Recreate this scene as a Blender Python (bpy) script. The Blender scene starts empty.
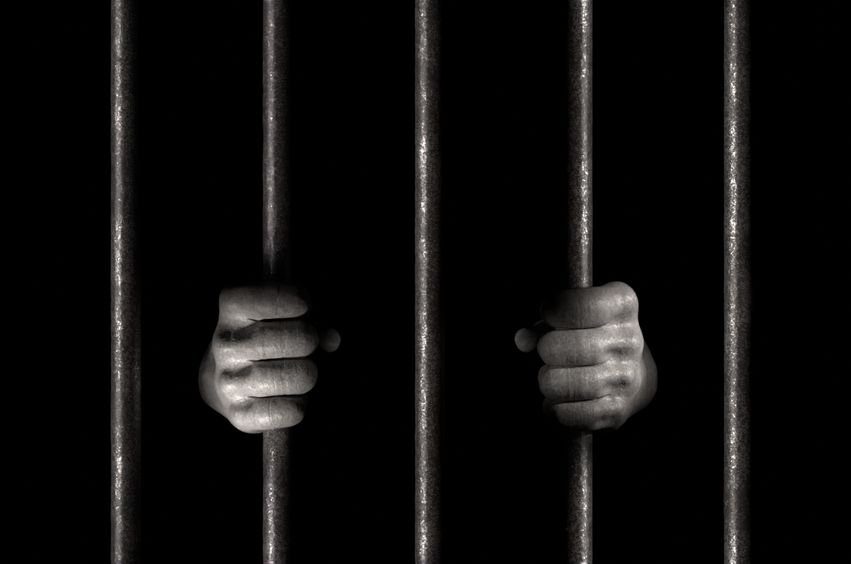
import bpy, math
import numpy as np
from mathutils import Vector

# ------------------------------------------------------------------ scene, camera, light
S = bpy.context.scene
C = S.collection
PX = 0.000575                       # metres per photograph pixel in the plane of the bars
CX, CY = 425.5, 282.0


def wx(px): return (px - CX) * PX
def wz(py): return (CY - py) * PX


S.view_settings.view_transform = 'Standard'
S.view_settings.look = 'None'
S.view_settings.exposure = 0.0
S.view_settings.gamma = 1.0
S.render.engine = 'CYCLES'

cam_d = bpy.data.cameras.new('camera')
cam = bpy.data.objects.new('camera', cam_d)
C.objects.link(cam)
DIST = 1.2
cam.location = (0, -DIST, 0)
cam.rotation_euler = (math.radians(90), 0, 0)
cam_d.sensor_width = 36
cam_d.lens = 36 * DIST / (851 * PX)
cam_d.clip_start = 0.05
cam_d.clip_end = 50
S.camera = cam

w = bpy.data.worlds.new('World')
S.world = w
w.use_nodes = True
w.node_tree.nodes['Background'].inputs[0].default_value = (0, 0, 0, 1)
w.node_tree.nodes['Background'].inputs[1].default_value = 0.0

WARM = (1.0, 0.96, 0.93)


def aim(o, target):
    d = Vector(target) - o.location
    o.rotation_euler = d.to_track_quat('-Z', 'Y').to_euler()


def strip(name, target, az, el, dist, sx, sz, spread, power):
    """gridded strip lamp, az degrees to the right of the camera axis, el degrees up"""
    l = bpy.data.lights.new(name, 'AREA')
    l.shape = 'RECTANGLE'
    l.size = sx
    l.size_y = sz
    l.spread = math.radians(spread)
    l.energy = power
    l.color = WARM
    o = bpy.data.objects.new(name, l)
    C.objects.link(o)
    a, e = math.radians(az), math.radians(el)
    o.location = Vector(target) + dist * Vector((math.sin(a) * math.cos(e), -math.cos(a) * math.cos(e), math.sin(e)))
    aim(o, target)
    return o


def spot(name, target, az, el, dist, size, cone, blend, power):
    l = bpy.data.lights.new(name, 'SPOT')
    l.shadow_soft_size = size
    l.spot_size = math.radians(cone)
    l.spot_blend = blend
    l.energy = power
    l.color = WARM
    o = bpy.data.objects.new(name, l)
    C.objects.link(o)
    a, e = math.radians(az), math.radians(el)
    o.location = Vector(target) + dist * Vector((math.sin(a) * math.cos(e), -math.cos(a) * math.cos(e), math.sin(e)))
    aim(o, target)
    return o


BAR_R = 14.8 * PX
BARS = [126.0, 278.0, 430.0, 577.5, 739.0]
HZ = wz(357)
# strip lamps that rake the bars, from the left for four of them and from the right for the fourth
for bpx, y0, y1, side, pw in ((126, -5, 575, -1, 0.031), (430, -5, 575, -1, 0.031), (739, -5, 575, -1, 0.031),
                              (278, -60, 238, -1, 0.016), (278, 470, 660, -1, 0.013),
                              (577.5, -40, 292, 1, 0.018), (577.5, 462, 630, 1, 0.010)):
    p = (wx(bpx), 0, wz((y0 + y1) / 2))
    strip('strip_lamp', p, 44 * side, 0, 0.6, 0.022, (y1 - y0) * PX, 5, pw * 0.37)
    strip('strip_lamp', p, 64 * side, 0, 0.6, 0.022, (y1 - y0) * PX, 3.5, pw * 0.25)
# the hand lights
spot('hand_lamp', (wx(258), 0, wz(368)), -36, -47, 0.7, 0.02, 6.4, 0.75, 54)
spot('hand_lamp', (wx(600), 0, HZ), 57, 25, 0.7, 0.012, 6.5, 0.7, 37)
spot('hand_lamp', (wx(640), 0.02, wz(362)), 28, 15, 0.7, 0.012, 4.6, 0.9, 9)  # added weak lamp to brighten the wrist
# added faint fill spots for the thumb tips and the finger ends
spot('thumb_fill', (wx(333), 0.012, wz(344)), 52, -12, 0.6, 0.006, 1.6, 1.0, 2.6)
spot('fill_lamp', (wx(310), -0.012, wz(362)), 26, -5, 0.6, 0.006, 4.4, 1.0, 0.9)
spot('thumb_fill', (wx(522), 0.012, wz(344)), -52, -12, 0.6, 0.006, 1.6, 1.0, 2.6)
spot('fill_lamp', (wx(554), -0.012, wz(361)), -26, 8, 0.6, 0.006, 5.2, 1.0, 3.6)

# ------------------------------------------------------------------ materials


def nt(name):
    m = bpy.data.materials.new(name)
    m.use_nodes = True
    t = m.node_tree
    return m, t, t.nodes, t.links, t.nodes['Principled BSDF']


def noise(N, L, vec, scale, detail=4, rough=0.6):
    n = N.new('ShaderNodeTexNoise')
    n.inputs['Scale'].default_value = scale
    n.inputs['Detail'].default_value = detail
    n.inputs['Roughness'].default_value = rough
    L.new(vec, n.inputs['Vector'])
    return n.outputs['Fac']


def ramp(N, L, fac, stops):
    r = N.new('ShaderNodeValToRGB')
    el = r.color_ramp.elements
    while len(el) < len(stops):
        el.new(0.5)
    for e, (p, c) in zip(el, stops):
        e.position = p
        e.color = c if len(c) == 4 else (*c, 1)
    L.new(fac, r.inputs[0])
    return r.outputs[0]


def math_node(N, L, op, a, b):
    n = N.new('ShaderNodeMath')
    n.operation = op
    for i, v in enumerate((a, b)):
        if isinstance(v, (int, float)):
            n.inputs[i].default_value = v
        else:
            L.new(v, n.inputs[i])
    return n.outputs[0]


def bump(N, L, h, strength, dist, prev=None):
    b = N.new('ShaderNodeBump')
    b.inputs['Strength'].default_value = strength
    b.inputs['Distance'].default_value = dist
    L.new(h, b.inputs['Height'])
    if prev is not None:
        L.new(prev, b.inputs['Normal'])
    return b.outputs[0]


def grey(v): return (v, v * 0.955, v * 0.925)
def rusty(v): return (v, v * 0.91, v * 0.86)


def make_iron(seed):
    m, t, N, L, P = nt('pitted_iron')
    tc = N.new('ShaderNodeTexCoord')
    mp = N.new('ShaderNodeMapping')
    mp.inputs['Location'].default_value = (seed * 1.37, seed * 0.71, seed * 2.13)
    L.new(tc.outputs['Object'], mp.inputs['Vector'])
    v = mp.outputs[0]
    fine = noise(N, L, v, 1350, 2, 0.65)
    mid = noise(N, L, v, 480, 4, 0.65)
    big = noise(N, L, v, 45, 5, 0.6)
    mixf = math_node(N, L, 'ADD', math_node(N, L, 'MULTIPLY', fine, 0.6), math_node(N, L, 'MULTIPLY', mid, 0.4))
    # worn metal shows through the dark rust in specks
    worn = ramp(N, L, math_node(N, L, 'ADD', mixf, math_node(N, L, 'MULTIPLY', math_node(N, L, 'SUBTRACT', big, 0.5), 0.30)),
                [(0.51, (0, 0, 0)), (0.64, (1, 1, 1))])
    rust = ramp(N, L, mixf, [(0.36, rusty(0.018)), (0.5, rusty(0.042)), (0.64, rusty(0.075))])
    mx = N.new('ShaderNodeMix')
    mx.data_type = 'RGBA'
    L.new(worn, mx.inputs[0])
    L.new(rust, mx.inputs[6])
    mx.inputs[7].default_value = (*grey(0.52), 1)
    P.inputs['Specular IOR Level'].default_value = 0.5
    L.new(mx.outputs[2], P.inputs['Base Color'])
    L.new(math_node(N, L, 'MULTIPLY', worn, 0.9), P.inputs['Metallic'])
    L.new(ramp(N, L, worn, [(0.0, (0.40,) * 3), (1.0, (0.25,) * 3)]), P.inputs['Roughness'])
    n1 = bump(N, L, mid, 0.2, 0.0005)
    n2 = bump(N, L, fine, 0.22, 0.0004, n1)
    L.new(n2, P.inputs['Normal'])
    return m


def make_skin():
    m, t, N, L, P = nt('skin')
    tc = N.new('ShaderNodeTexCoord')
    v = tc.outputs['Object']
    big = noise(N, L, v, 90, 5, 0.65)
    fine = noise(N, L, v, 700, 3, 0.6)
    f = math_node(N, L, 'ADD', math_node(N, L, 'MULTIPLY', big, 0.45), math_node(N, L, 'MULTIPLY', fine, 0.55))
    col = ramp(N, L, f, [(0.33, grey(0.11)), (0.5, grey(0.215)), (0.66, grey(0.31))])
    L.new(col, P.inputs['Base Color'])
    P.inputs['Roughness'].default_value = 0.42
    P.inputs['Specular IOR Level'].default_value = 0.45
    P.inputs['Subsurface Weight'].default_value = 0.08
    P.inputs['Subsurface Radius'].default_value = (1, 0.9, 0.85)
    P.inputs['Subsurface Scale'].default_value = 0.0012
    vo = N.new('ShaderNodeTexVoronoi')
    vo.feature = 'DISTANCE_TO_EDGE'
    vo.inputs['Scale'].default_value = 620
    L.new(v, vo.inputs['Vector'])
    cells = ramp(N, L, vo.outputs['Distance'], [(0.0, (0, 0, 0)), (0.16, (1, 1, 1))])
    n1 = bump(N, L, cells, 0.24, 0.0003)
    n2 = bump(N, L, fine, 0.17, 0.0006, n1)
    L.new(n2, P.inputs['Normal'])
    return m


def make_nail():
    m, t, N, L, P = nt('nail')
    P.inputs['Base Color'].default_value = (*grey(0.42), 1)
    P.inputs['Roughness'].default_value = 0.25
    return m


def make_black():
    m, t, N, L, P = nt('painted_dark')  # near-black colour stands in for the unlit dark behind the bars
    tc = N.new('ShaderNodeTexCoord')
    f = noise(N, L, tc.outputs['Object'], 300, 3)
    L.new(ramp(N, L, f, [(0.3, (0.0012,) * 3), (0.7, (0.002,) * 3)]), P.inputs['Base Color'])
    P.inputs['Roughness'].default_value = 1.0
    P.inputs['Specular IOR Level'].default_value = 0.0
    return m


SKIN, NAIL = make_skin(), make_nail()


def link_mesh(name, verts, faces, mat, parent=None, loc=(0, 0, 0)):
    me = bpy.data.meshes.new(name)
    me.from_pydata(verts, [], faces)
    me.polygons.foreach_set('use_smooth', [True] * len(me.polygons))
    me.materials.append(mat)
    me.update()
    o = bpy.data.objects.new(name, me)
    o.location = loc
    C.objects.link(o)
    if parent:
        o.parent = parent
    return o


# ------------------------------------------------------------------ setting: added black backdrop standing in for the dark, gently curved at the sides
bv, bf = [], []
for k in range(25):
    a = math.radians(-80 + 160 * k / 24)
    for z in (-1.5, 1.5):
        for r in (2.4, 2.45):
            bv.append((r * math.sin(a), r * math.cos(a) - 0.6, z))
for k in range(24):
    a, b = 4 * k, 4 * k + 4
    bf += [(a, a + 2, b + 2, b), (a + 1, b + 1, b + 3, a + 3), (a, b, b + 1, a + 1), (a + 2, a + 3, b + 3, b + 2)]
bd = link_mesh('backdrop', bv, bf, make_black())
bd['kind'] = 'structure'

# ------------------------------------------------------------------ numeric noise


def hash3(i, j, k, seed):
    n = (i * 374761393 + j * 668265263 + k * 2147483647 + seed * 974711) & 0xFFFFFFFF
    n = ((n ^ (n >> 13)) * 1274126177) & 0xFFFFFFFF
    n = ((n ^ (n >> 15)) * 2246822519) & 0xFFFFFFFF
    return ((n ^ (n >> 16)) & 0xFFFFFF) / float(0xFFFFFF) * 2 - 1


def vnoise(P, seed=0):
    F = np.floor(P).astype(np.int64)
    f = P - F
    f = f * f * (3 - 2 * f)
    out = np.zeros(len(P))
    for dx in (0, 1):
        for dy in (0, 1):
            for dz in (0, 1):
                wgt = (f[:, 0] if dx else 1 - f[:, 0]) * (f[:, 1] if dy else 1 - f[:, 1]) * (f[:, 2] if dz else 1 - f[:, 2])
                out += wgt * hash3(F[:, 0] + dx, F[:, 1] + dy, F[:, 2] + dz, seed)
    return out


# ------------------------------------------------------------------ bars
BAR_LABELS = [
    'pitted iron bar left of the one gripped by the dark-topped fist, nothing touching it',
    'pitted iron bar held by the fist whose knuckles point to the left side',
    'pitted iron bar standing free between the two fists',
    'pitted iron bar held by the fist with bright knuckles, its shine along the right edge',
    'pitted iron bar standing free beyond the fist with bright knuckles on its right',
]


# weld scars and nicks: bar, angle, photograph row, half sizes and height in mm
MARKS = [(0, 250, 64, 2.6, 0.7, 0.55), (0, 246, 62, 0.8, 1.6, 0.4), (1, 182, 176, 1.2, 0.8, 0.5), (4, 255, 330, 1.5, 1.2, 0.3),
         (2, 250, 60, 1.3, 2.0, -0.35), (3, 290, 205, 1.0, 2.4, 0.3)]


def build_bar(i, px):
    nseg = 72
    z0, z1 = -0.9, 0.9
    zs = np.concatenate([np.linspace(z0, -0.2, 60)[:-1], np.linspace(-0.2, 0.2, 330), np.linspace(0.2, z1, 60)[1:]])
    A = np.linspace(0, 2 * np.pi, nseg, endpoint=False)
    ZZ, AA = np.meshgrid(zs, A, indexing='ij')
    base = np.stack([np.cos(AA).ravel(), np.sin(AA).ravel(), ZZ.ravel()], 1)
    pm = np.stack([base[:, 0] * BAR_R * 1000, base[:, 1] * BAR_R * 1000, base[:, 2] * 1000], 1)
    d = 0.10 * vnoise(pm / 14, 10 + i) + 0.08 * vnoise(pm / 5, 20 + i) + 0.10 * vnoise(pm / 2.2, 30 + i)
    pit = vnoise(pm / 3.0, 40 + i)
    d -= 0.22 * np.clip(pit - 0.55, 0, 1) / 0.45
    for bi, az, pz, sx, sz, hh in MARKS:
        if bi == i:
            da = (AA.ravel() - math.radians(az) + np.pi) % (2 * np.pi) - np.pi
            g = np.exp(-(da * 8.5 / sx) ** 2 - ((pm[:, 2] - wz(pz) * 1000) / sz) ** 2)
            d += hh * g * (1 + 0.5 * vnoise(pm / 0.9, 77))
    r = BAR_R + d / 1000
    V = np.stack([base[:, 0] * r, base[:, 1] * r, base[:, 2]], 1)
    n = len(zs)
    idx = np.arange(n * nseg).reshape(n, nseg)
    a = idx[:-1]; b = np.roll(idx, -1, 1)[:-1]; c = np.roll(idx, -1, 1)[1:]; e = idx[1:]
    F = np.stack([a.ravel(), b.ravel(), c.ravel(), e.ravel()], 1).tolist()
    F.append(list(range(nseg))[::-1])
    F.append([int(q) for q in idx[-1]])
    o = link_mesh('iron_bar', V.tolist(), F, make_iron(i + 1), None, (wx(px), 0, 0))
    o['label'] = BAR_LABELS[i]
    o['category'] = 'iron bar'
    o['group'] = 'vertical iron bars in a row'
    return o


for i, px in enumerate(BARS):
    build_bar(i, px)

# ------------------------------------------------------------------ hands: distance field in millimetres, origin on the bar axis


def cap(P, a, b):
    """two keys (x, y, z, r): distance to a tapered capsule, plus parameter along it"""
    A, B = np.array(a[:3]), np.array(b[:3])
    d = B - A
    t = np.clip((P - A) @ d / (d @ d), 0, 1)
    q = P - A - t[:, None] * d
    return np.sqrt((q * q).sum(1)) - (a[3] + (b[3] - a[3]) * t), t


def smin(a, b, k):
    h = np.clip(0.5 + 0.5 * (b - a) / k, 0, 1)
    return b + (a - b) * h - k * h * (1 - h)


def sstep(e0, e1, x):
    t = np.clip((x - e0) / (e1 - e0), 0, 1)
    return t * t * (3 - 2 * t)


def chain(P, keys, k):
    d = None
    for a, b in zip(keys[:-1], keys[1:]):
        c, _ = cap(P, a, b)
        d = c if d is None else smin(d, c, k)
    return d


def dense(keys):
    """soften the run from knuckle to middle joint with a Catmull-Rom spline"""
    K = np.array(keys, float)
    out = []
    for i in (0, 1):
        p0, p1, p2 = K[max(i - 1, 0)], K[i], K[i + 1]
        p3 = K[i + 2] if i == 0 else K[2] + (K[2] - K[1]) * 0.6 + (0, 4, 0, 0)
        for t in (0, 1 / 3, 2 / 3):
            out.append(0.5 * (2 * p1 + (p2 - p0) * t + (2 * p0 - 5 * p1 + 4 * p2 - p3) * t * t + (3 * p1 - p0 - 3 * p2 + p3) * t ** 3))
    return [tuple(q) for q in out] + [tuple(q) for q in K[2:]]


def ell(P, c, r):
    q = (P - np.array(c)) / np.array(r)
    n = np.sqrt((q * q).sum(1)) + 1e-9
    return (n - 1) * n / (np.sqrt(((q / np.array(r)) ** 2).sum(1)) + 1e-9)


def hand_sdf(P, H):
    x = P[:, 0]
    f = None
    kf = 0.4 + 2.6 * sstep(-12, -22, x)
    for keys in H['fingers']:
        c = chain(P, dense(keys), 2.0)
        f = c if f is None else smin(f, c, kf)
    palm = None
    for a, b in H['meta']:
        c, _ = cap(P, a, b)
        palm = c if palm is None else smin(palm, c, 7.0)
    for keys in H['pads']:
        palm = smin(palm, chain(P, keys, 6), 9.0)
    palm = smin(palm, chain(P, H['arm'], 10), 14.0)
    for a, b in H['ridge']:
        c, _ = cap(P, a, b)
        palm = smin(palm, c, 6.0)
    d = smin(f, palm, 1.0 + 5.5 * sstep(4, -12, x))
    for a, b, k in H['webs']:
        c, _ = cap(P, a, b)
        d = smin(d, c, k)
    for c, r, k in H['bumps']:
        d = smin(d, ell(P, c, r), k)
    for c, r, k in H['dents']:
        d = -smin(-d, ell(P, c, r), k)
    th = chain(P, H['thumb'], 4)
    near = np.sqrt(((P - np.array(H['thumb'][0][:3])) ** 2).sum(1))
    d = smin(d, th, 0.8 + 9 * sstep(34, 14, near))
    return d


def surface_nets(sdf, xs, ys, zs):
    nx, ny, nz = len(xs), len(ys), len(zs)
    B = 5
    D = np.full((nx, ny, nz), 50.0, np.float32)
    bx, by, bz = [np.arange(0, n, B) for n in (nx, ny, nz)]

    def cen(a, ix): return np.array([(a[i] + a[min(i + B, len(a)) - 1]) / 2 for i in ix])
    def half(a, ix): return np.array([(a[min(i + B, len(a)) - 1] - a[i]) / 2 for i in ix])
    G = np.stack(np.meshgrid(cen(xs, bx), cen(ys, by), cen(zs, bz), indexing='ij'), -1).reshape(-1, 3)
    Hh = np.stack(np.meshgrid(half(xs, bx), half(ys, by), half(zs, bz), indexing='ij'), -1).reshape(-1, 3)
    dc = sdf(G)
    rad = np.sqrt((Hh ** 2).sum(1)) + 3.5
    act = np.abs(dc) < rad
    ijk = np.stack(np.meshgrid(bx, by, bz, indexing='ij'), -1).reshape(-1, 3)
    pts, where = [], []
    for q in range(len(ijk)):
        i, j, k = ijk[q]
        if not act[q]:
            D[i:i + B, j:j + B, k:k + B] = dc[q]
    for q in np.nonzero(act)[0]:
        i, j, k = ijk[q]
        I, J, K = np.meshgrid(np.arange(i, min(i + B, nx)), np.arange(j, min(j + B, ny)), np.arange(k, min(k + B, nz)), indexing='ij')
        where.append(np.stack([I.ravel(), J.ravel(), K.ravel()], 1))
    where = np.concatenate(where)
    for s in range(0, len(where), 400000):
        W = where[s:s + 400000]
        D[W[:, 0], W[:, 1], W[:, 2]] = sdf(np.stack([xs[W[:, 0]], ys[W[:, 1]], zs[W[:, 2]]], 1))
    sg = D < 0
    cnt = np.zeros((nx - 1, ny - 1, nz - 1), np.int8)
    for a in (0, 1):
        for b in (0, 1):
            for c in (0, 1):
                cnt += sg[a:nx - 1 + a, b:ny - 1 + b, c:nz - 1 + c]
    cells = np.argwhere((cnt > 0) & (cnt < 8))
    vid = np.full(cnt.shape, -1, np.int64)
    vid[cells[:, 0], cells[:, 1], cells[:, 2]] = np.arange(len(cells))
    acc = np.zeros((len(cells), 3)); num = np.zeros(len(cells))
    co = [(a, b, c) for a in (0, 1) for b in (0, 1) for c in (0, 1)]
    for u in co:
        for v in co:
            if sum(v) - sum(u) == 1 and all(q >= p for p, q in zip(u, v)):
                d0 = D[cells[:, 0] + u[0], cells[:, 1] + u[1], cells[:, 2] + u[2]]
                d1 = D[cells[:, 0] + v[0], cells[:, 1] + v[1], cells[:, 2] + v[2]]
                m = (d0 < 0) != (d1 < 0)
                t = np.where(m, d0 / np.where(m, d0 - d1, 1), 0)
                for ax in range(3):
                    acc[:, ax] += np.where(m, u[ax] + t * (v[ax] - u[ax]), 0)
                num += m
    acc /= num[:, None]
    V = np.zeros_like(acc)
    for ax, arr in enumerate((xs, ys, zs)):
        V[:, ax] = arr[cells[:, ax]] + acc[:, ax] * (arr[cells[:, ax] + 1] - arr[cells[:, ax]])
    F = []
    for ax in range(3):
        o1, o2 = [(1, 2), (2, 0), (0, 1)][ax]
        sl0 = [slice(None)] * 3; sl1 = [slice(None)] * 3
        sl0[ax] = slice(0, -1); sl1[ax] = slice(1, None)
        ch = sg[tuple(sl0)] != sg[tuple(sl1)]
        E = np.argwhere(ch)
        ok = (E[:, o1] > 0) & (E[:, o2] > 0)
        for q in (o1, o2):
            ok &= E[:, q] < D.shape[q] - 1
        E = E[ok]
        flip = sg[E[:, 0], E[:, 1], E[:, 2]]
        e1 = np.zeros(3, int); e1[o1] = 1
        e2 = np.zeros(3, int); e2[o2] = 1
        q = [vid[tuple((E - e1 - e2).T)], vid[tuple((E - e2).T)], vid[tuple(E.T)], vid[tuple((E - e1).T)]]
        Q = np.stack(q, 1)
        Q[~flip] = Q[~flip][:, ::-1]
        F.append(Q)
    return V, np.concatenate(F)


def quad_subdivide(V, F):
    """one linear split of an all-quad mesh"""
    n = len(V)
    E = np.concatenate([F[:, [0, 1]], F[:, [1, 2]], F[:, [2, 3]], F[:, [3, 0]]])
    Es = np.sort(E, 1)
    U, inv = np.unique(Es[:, 0] * n + Es[:, 1], return_inverse=True)
    em = (V[U // n] + V[U % n]) / 2
    fm = V[F].mean(1)
    m = len(F)
    e = [inv[k * m:(k + 1) * m] + n for k in range(4)]
    fi = np.arange(m) + n + len(U)
    Q = np.concatenate([np.stack([F[:, k], e[k], fi, e[(k + 3) % 4]], 1) for k in range(4)])
    return np.concatenate([V, em, fm]), Q


def grad(sdf, V, h=0.25):
    d = sdf(V)
    g = np.zeros_like(V)
    for a in range(3):
        W = V.copy(); W[:, a] += h
        U = V.copy(); U[:, a] -= h
        g[:, a] = (sdf(W) - sdf(U)) / (2 * h)
    return d, g


def finger_coords(P, keys):
    """distance to the centre line with its bend rounded, arc length along it (0 at the middle joint)"""
    K = np.array(keys[:4], float)
    for _ in range(3):
        Q = np.empty((2 * len(K) - 2, 4))
        Q[0::2] = 0.75 * K[:-1] + 0.25 * K[1:]
        Q[1::2] = 0.25 * K[:-1] + 0.75 * K[1:]
        K = np.concatenate([K[:1], Q, K[-1:]])
    cum = np.concatenate([[0], np.cumsum(np.linalg.norm(np.diff(K[:, :3], axis=0), axis=1))])
    s0 = cum[np.linalg.norm(K[:, :3] - np.array(keys[H_PIP][:3]), axis=1).argmin()]
    best = np.full(len(P), 1e9)
    s = np.zeros(len(P))
    for n in range(len(K) - 1):
        c, t = cap(P, K[n], K[n + 1])
        m = c < best
        best = np.where(m, c, best)
        s = np.where(m, cum[n] + t * (cum[n + 1] - cum[n]) - s0, s)
    return best, s


H_PIP = 2


def detail(V, H, seed):
    """skin folds: joint creases, knuckle crumple, fine lines; height in mm"""
    out = np.zeros(len(V))
    all_d, all_s = [], []
    for keys in H['fingers']:
        d, s = finger_coords(V, keys)
        all_d.append(d); all_s.append(s)
    D = np.array(all_d); Sx = np.array(all_s)
    who = D.argmin(0)
    s = Sx[who, np.arange(len(V))]
    Ds = np.sort(D, 0)
    groove = np.zeros(len(V))
    hook = 3.2 * sstep(-9, -18, V[:, 0])
    wob = 0.3 * vnoise(V / 4.0, seed + 3)
    for fi in range(3):
        g = D[fi] - D[fi + 1] + hook + wob
        both = sstep(7.5, 3.0, np.maximum(D[fi], D[fi + 1]))
        groove += both * np.exp(-(g / 0.8) ** 2)
    groove *= 3.0 * sstep(12, 2, V[:, 1]) * sstep(-19, -11, V[:, 0])
    warp = 0.7 * vnoise(V / 7.0, seed + 1) + 0.3 * vnoise(V / 2.2, seed + 2)
    rng = np.random.RandomState(seed)
    front = sstep(16, 2, V[:, 1])
    for fi in range(4):
        m = (who == fi) * front
        sw = s + warp + 0.25 * fi
        # creases over the middle joint
        cr = np.zeros(len(V))
        for c in np.concatenate([np.linspace(-6.0, 5.0, 12) + rng.uniform(-0.35, 0.35, 12), rng.uniform(-16, -6, 6)]):
            wd = rng.uniform(0.24, 0.36)
            amp = rng.uniform(0.12, 0.36) * (1.0 if c > -6.5 else 0.35)
            mod = 0.65 + 0.7 * vnoise(V / 4.0 + c * 3.1, seed + 7 + fi)
            cr += amp * np.clip(mod, 0, 1.2) * np.exp(-((sw - c) / wd) ** 2)
        out -= m * 0.42 * np.tanh(cr / 0.42)
        # faint lines along the length of the finger
        ring = vnoise(np.stack([s / 1.1, V[:, 2] / 3.5, V[:, 1] / 5], 1) + fi * 9, seed + 30)
        out += m * 0.06 * ring * sstep(-26, -16, s)
    # crumpled skin on the knuckles
    for key in H['fingers']:
        a = np.array(key[0][:3])
        r = np.sqrt(((V - a) ** 2).sum(1))
        wgt = sstep(16, 9, r)
        p = V + 1.2 * np.stack([vnoise(V / 4, seed + 51), vnoise(V / 4, seed + 52), vnoise(V / 4, seed + 53)], 1)
        n1 = 1 - np.abs(vnoise(p / np.array([2.2, 2.2, 3.0]), seed + 40)) * 2.2
        n2 = 1 - np.abs(vnoise(p / np.array([1.3, 1.6, 1.5]), seed + 41)) * 2.2
        out -= wgt * (0.12 * np.clip(n1, 0, 1) ** 2 + 0.05 * np.clip(n2, 0, 1) ** 2)
    out += 0.22 * vnoise(V / 12.0, seed + 59) + 0.35 * sstep(8, 25, V[:, 1]) * vnoise(V / np.array([9.0, 22.0, 7.0]), seed + 58)
    out += 0.13 * vnoise(V / 7.0, seed + 60) + 0.07 * vnoise(V / 2.6, seed + 61) + 0.035 * vnoise(V / 1.1, seed + 62)
    return out, groove


def hand_left():
    H = {}
    H['fingers'] = [
        [(-21, -2, 33.4, 10.0), (-6, -14.2, 33.4, 11.0), (9.2, -15.0, 32.0, 10.2), (11.5, 8, 29, 7.6), (3, 19, 27, 6.8)],
        [(-24, -3, 7, 10.2), (-6, -15.5, 9.6, 10.2), (12.8, -16.0, 11.0, 10.5), (14.4, 9, 9, 8.0), (3, 20, 8, 7.0)],
        [(-22, -2, -15, 9.8), (-6, -14.5, -11.5, 10.0), (12.8, -15.0, -9.8, 10.2), (14.2, 9, -9, 7.8), (3, 19, -8, 6.8)],
        [(-17, 1, -32, 9.2), (-6, -11.0, -31.0, 9.6), (7.0, -12.0, -29.0, 9.4), (9.5, 7, -26, 7.2), (3, 17, -24, 6.2)],
    ]
    H['meta'] = [
        ((-22, 0, 32, 10.0), (-20, 56, 12, 12)),
        ((-24, 0, 8, 9.8), (-33, 50, 2, 12)),
        ((-22, 2, -14, 9.4), (-38, 46, -11, 12.5)),
        ((-18, 5, -31, 9.2), (-37, 44, -21, 12.5)),
    ]
    H['ridge'] = [((-22.3, 4.5, 31, 10.2), (-25.6, 5, 8, 11)), ((-25, 6, 8, 11), (-24.5, 10, -14, 11)), ((-24.5, 10, -14, 11), (-17, 10, -32, 10.5))]
    H['pads'] = [
        [(-18, 52, 14, 14), (-14, 32, 26, 12)],
        [(-24, 50, -22, 13), (-14, 18, -34, 11.0)],
    ]
    H['arm'] = [(-25, 62, -9, 19), (-20, 80, -8, 19), (-14, 150, -6, 25), (-12, 250, -2, 29)]
    H['webs'] = [((-19, -3, 22, 6.5), (-9, -8, 22, 4.5), 5), ((-20, -4, -3, 6.5), (-9, -9, -1, 4.5), 5), ((-17, -2, -23, 6), (-8, -6, -21, 4.5), 5)]
    H['bumps'] = [((-25, -6, 33, ), (6, 6, 6.5), 5), ((-29, -7, 7), (5.5, 6.5, 6), 4), ((-26.5, -6, -15), (5.5, 6, 6), 4), ((-21, -3, -33), (5, 6, 5.5), 4)]
    H['dents'] = [((-26, -20, 18.0), (12, 8, 6), 10), ((-25, -17.6, -4.2), (10, 6.5, 4.6), 7), ((-22, -14.5, -24), (8, 5.5, 4), 6)]
    H['thumb'] = [(-18, 46, 14, 13), (-12, 46, 15, 10.5), (15.5, 42, 11.5, 8.2), (28.8, 14, 9.8, 5.7), (29.0, 10, 7.2, 4.9)]
    H['nail_dir'] = (0.95, 0.05, 0.35)
    return H


def hand_right():
    H = hand_left()
    H['fingers'] = [
        [(-22, -2, 30.0, 10.8), (-6, -14.0, 28.5, 11.2), (9.0, -15.0, 27.0, 11.0), (13.0, 8, 26, 8.0), (3, 19, 24, 6.8)],
        [(-24, -3, 8, 10.2), (-6, -15.5, 6.0, 10.3), (12.0, -16.0, 5.0, 10.5), (14.2, 9, 5, 8.0), (3, 20, 5, 7.0)],
        [(-22, -2, -11.5, 9.8), (-6, -14.5, -13.2, 9.9), (12.2, -15.0, -14.6, 10.0), (14.0, 9, -12, 7.8), (3, 19, -11, 6.8)],
        [(-17, 1, -31, 9.2), (-6, -11.0, -32, 9.5), (8.8, -12.0, -32.4, 9.2), (12, 7, -29, 7.2), (3, 17, -27, 6.2)],
    ]
    H['webs'] = [((-19, -3, 18, 6.5), (-9, -8, 17.5, 4.5), 5), ((-20, -4, -2, 6.5), (-9, -9, -3, 4.5), 5), ((-17, -2, -22, 6), (-8, -6, -22, 4.5), 5)]
    H['bumps'] = [((-27, -8, 32), (5.5, 6, 6), 4), ((-29, -9.5, 8.8), (5, 5.5, 5), 4), ((-27, -8.5, -10), (5, 5.5, 5), 4.5), ((-22, -5, -30), (5, 5.5, 5.5), 5)]
    H['ridge'][0] = ((-23, 4, 29, 10.8), (-25.5, 4, 8, 11))
    H['dents'] = [((-25, -17, 19), (8, 6.5, 4.6), 5), ((-21, -19.5, 0.5), (7, 7.5, 4.4), 5), ((-20.5, -18.7, -18.5), (7, 7.5, 4.4), 6), ((-17, -16, -37.5), (7, 6, 4), 6)]
    return H


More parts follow.
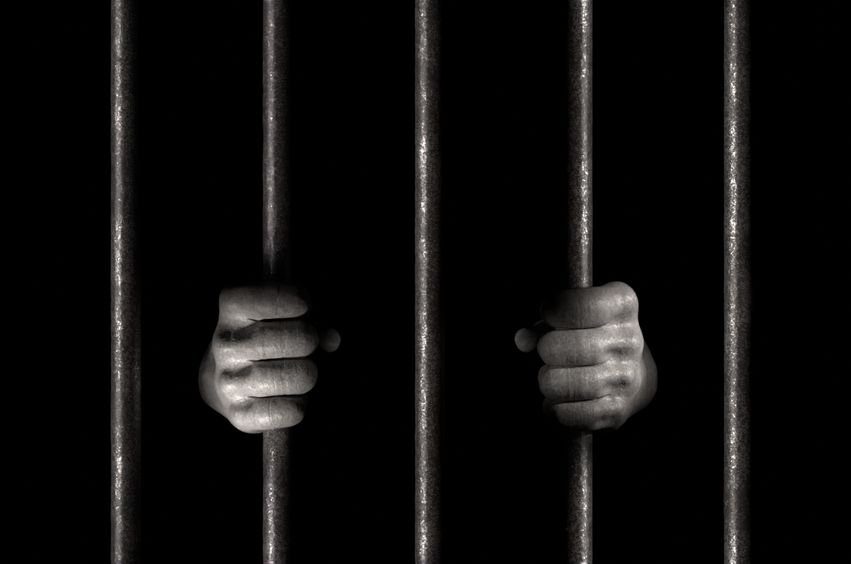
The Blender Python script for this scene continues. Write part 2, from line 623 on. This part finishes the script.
def thumb_nail(H, mirror, parent):
    a, b = np.array(H['thumb'][-3][:3]), np.array(H['thumb'][-2][:3])
    r = H['thumb'][-2][3]
    ax = (b - a) / np.linalg.norm(b - a)
    dr = np.array(H['nail_dir']); dr = dr - ax * (dr @ ax); dr /= np.linalg.norm(dr)
    sd = np.cross(ax, dr)
    V, F = [], []
    NU, NV = 12, 12
    for lay in (0, 1):
        for i in range(NU + 1):
            for j in range(NV + 1):
                u = i / NU; v = j / NV * 2 - 1
                hw = math.radians(52) * (1 - 0.30 * (1 - u) ** 3 - 0.42 * max(0, u - 0.75) ** 2 / 0.0625 * (abs(v)))
                an = v * hw
                rr = r - 0.05 + 0.1 * u - (0.7 if lay else 0) - 1.6 * max(0, u - 0.55) ** 2 / 0.2
                p = b + ax * (-7.5 + 13.0 * u) + rr * (dr * math.cos(an) + sd * math.sin(an))
                p = p * (-1 if mirror else 1, 1, 1) / 1000
                V.append(tuple(p))
    st = (NU + 1) * (NV + 1)
    I = lambda i, j, l: l * st + i * (NV + 1) + j
    for i in range(NU):
        for j in range(NV):
            F.append((I(i, j, 0), I(i + 1, j, 0), I(i + 1, j + 1, 0), I(i, j + 1, 0)))
            F.append((I(i, j, 1), I(i, j + 1, 1), I(i + 1, j + 1, 1), I(i + 1, j, 1)))
    for i in range(NU):
        F.append((I(i, 0, 0), I(i, 0, 1), I(i + 1, 0, 1), I(i + 1, 0, 0)))
        F.append((I(i, NV, 0), I(i + 1, NV, 0), I(i + 1, NV, 1), I(i, NV, 1)))
    for j in range(NV):
        F.append((I(0, j, 0), I(0, j + 1, 0), I(0, j + 1, 1), I(0, j, 1)))
        F.append((I(NU, j, 0), I(NU, j, 1), I(NU, j + 1, 1), I(NU, j + 1, 0)))
    if mirror:
        F = [f[::-1] for f in F]
    return link_mesh('thumbnail', V, F, NAIL, parent)


def build_hand(H, mirror, bar_px, label, seed):
    st = 0.72
    xs = np.arange(-62, 48, st)
    ys = np.concatenate([np.arange(-34, 62, st), 62 + np.cumsum(np.linspace(0.9, 6, 66))])
    zs = np.arange(-62, 62, st)
    sdf = lambda P: hand_sdf(P, H)
    V, F = surface_nets(sdf, xs, ys, zs)
    V, F = quad_subdivide(V, F)
    for _ in range(2):
        d, g = grad(sdf, V)
        l2 = (g * g).sum(1) + 1e-6
        stp = np.clip(d / np.maximum(l2, 0.3), -0.5, 0.5)
        V = V - 0.8 * stp[:, None] * g
    # light relaxation so the sampling grid does not show
    n = len(V)
    E = np.concatenate([F[:, [0, 1]], F[:, [1, 2]], F[:, [2, 3]], F[:, [3, 0]]])
    E = np.concatenate([E, E[:, ::-1]])
    deg = np.bincount(E[:, 0], minlength=n)
    for lam in (0.5, 0.5):
        av = np.stack([np.bincount(E[:, 0], weights=V[E[:, 1], a], minlength=n) for a in range(3)], 1) / deg[:, None]
        V = V + lam * (av - V)
    _, g = grad(sdf, V, 0.5)
    nrm = g / (np.linalg.norm(g, axis=1)[:, None] + 1e-9)
    fr = V[:, 1] < 70
    hgt, groove = detail(V[fr], H, seed)
    V[fr] += nrm[fr] * hgt[:, None]
    V[fr, 1] += groove
    V = V / 1000
    if mirror:
        V[:, 0] *= -1
        F = F[:, ::-1]
    o = link_mesh('hand', V.tolist(), F.tolist(), SKIN, None, (wx(bar_px), 0, HZ))
    o['label'] = label
    o['category'] = 'hand'
    o['group'] = 'hands gripping the bars'
    thumb_nail(H, mirror, o)
    return o


build_hand(hand_left(), False, BARS[1],
           'clenched hand gripping an iron bar, knuckles pointing left, top of its index finger in shadow', 100)
build_hand(hand_right(), True, BARS[3],
           'clenched hand gripping an iron bar, knuckles pointing right and brightly lit', 200)
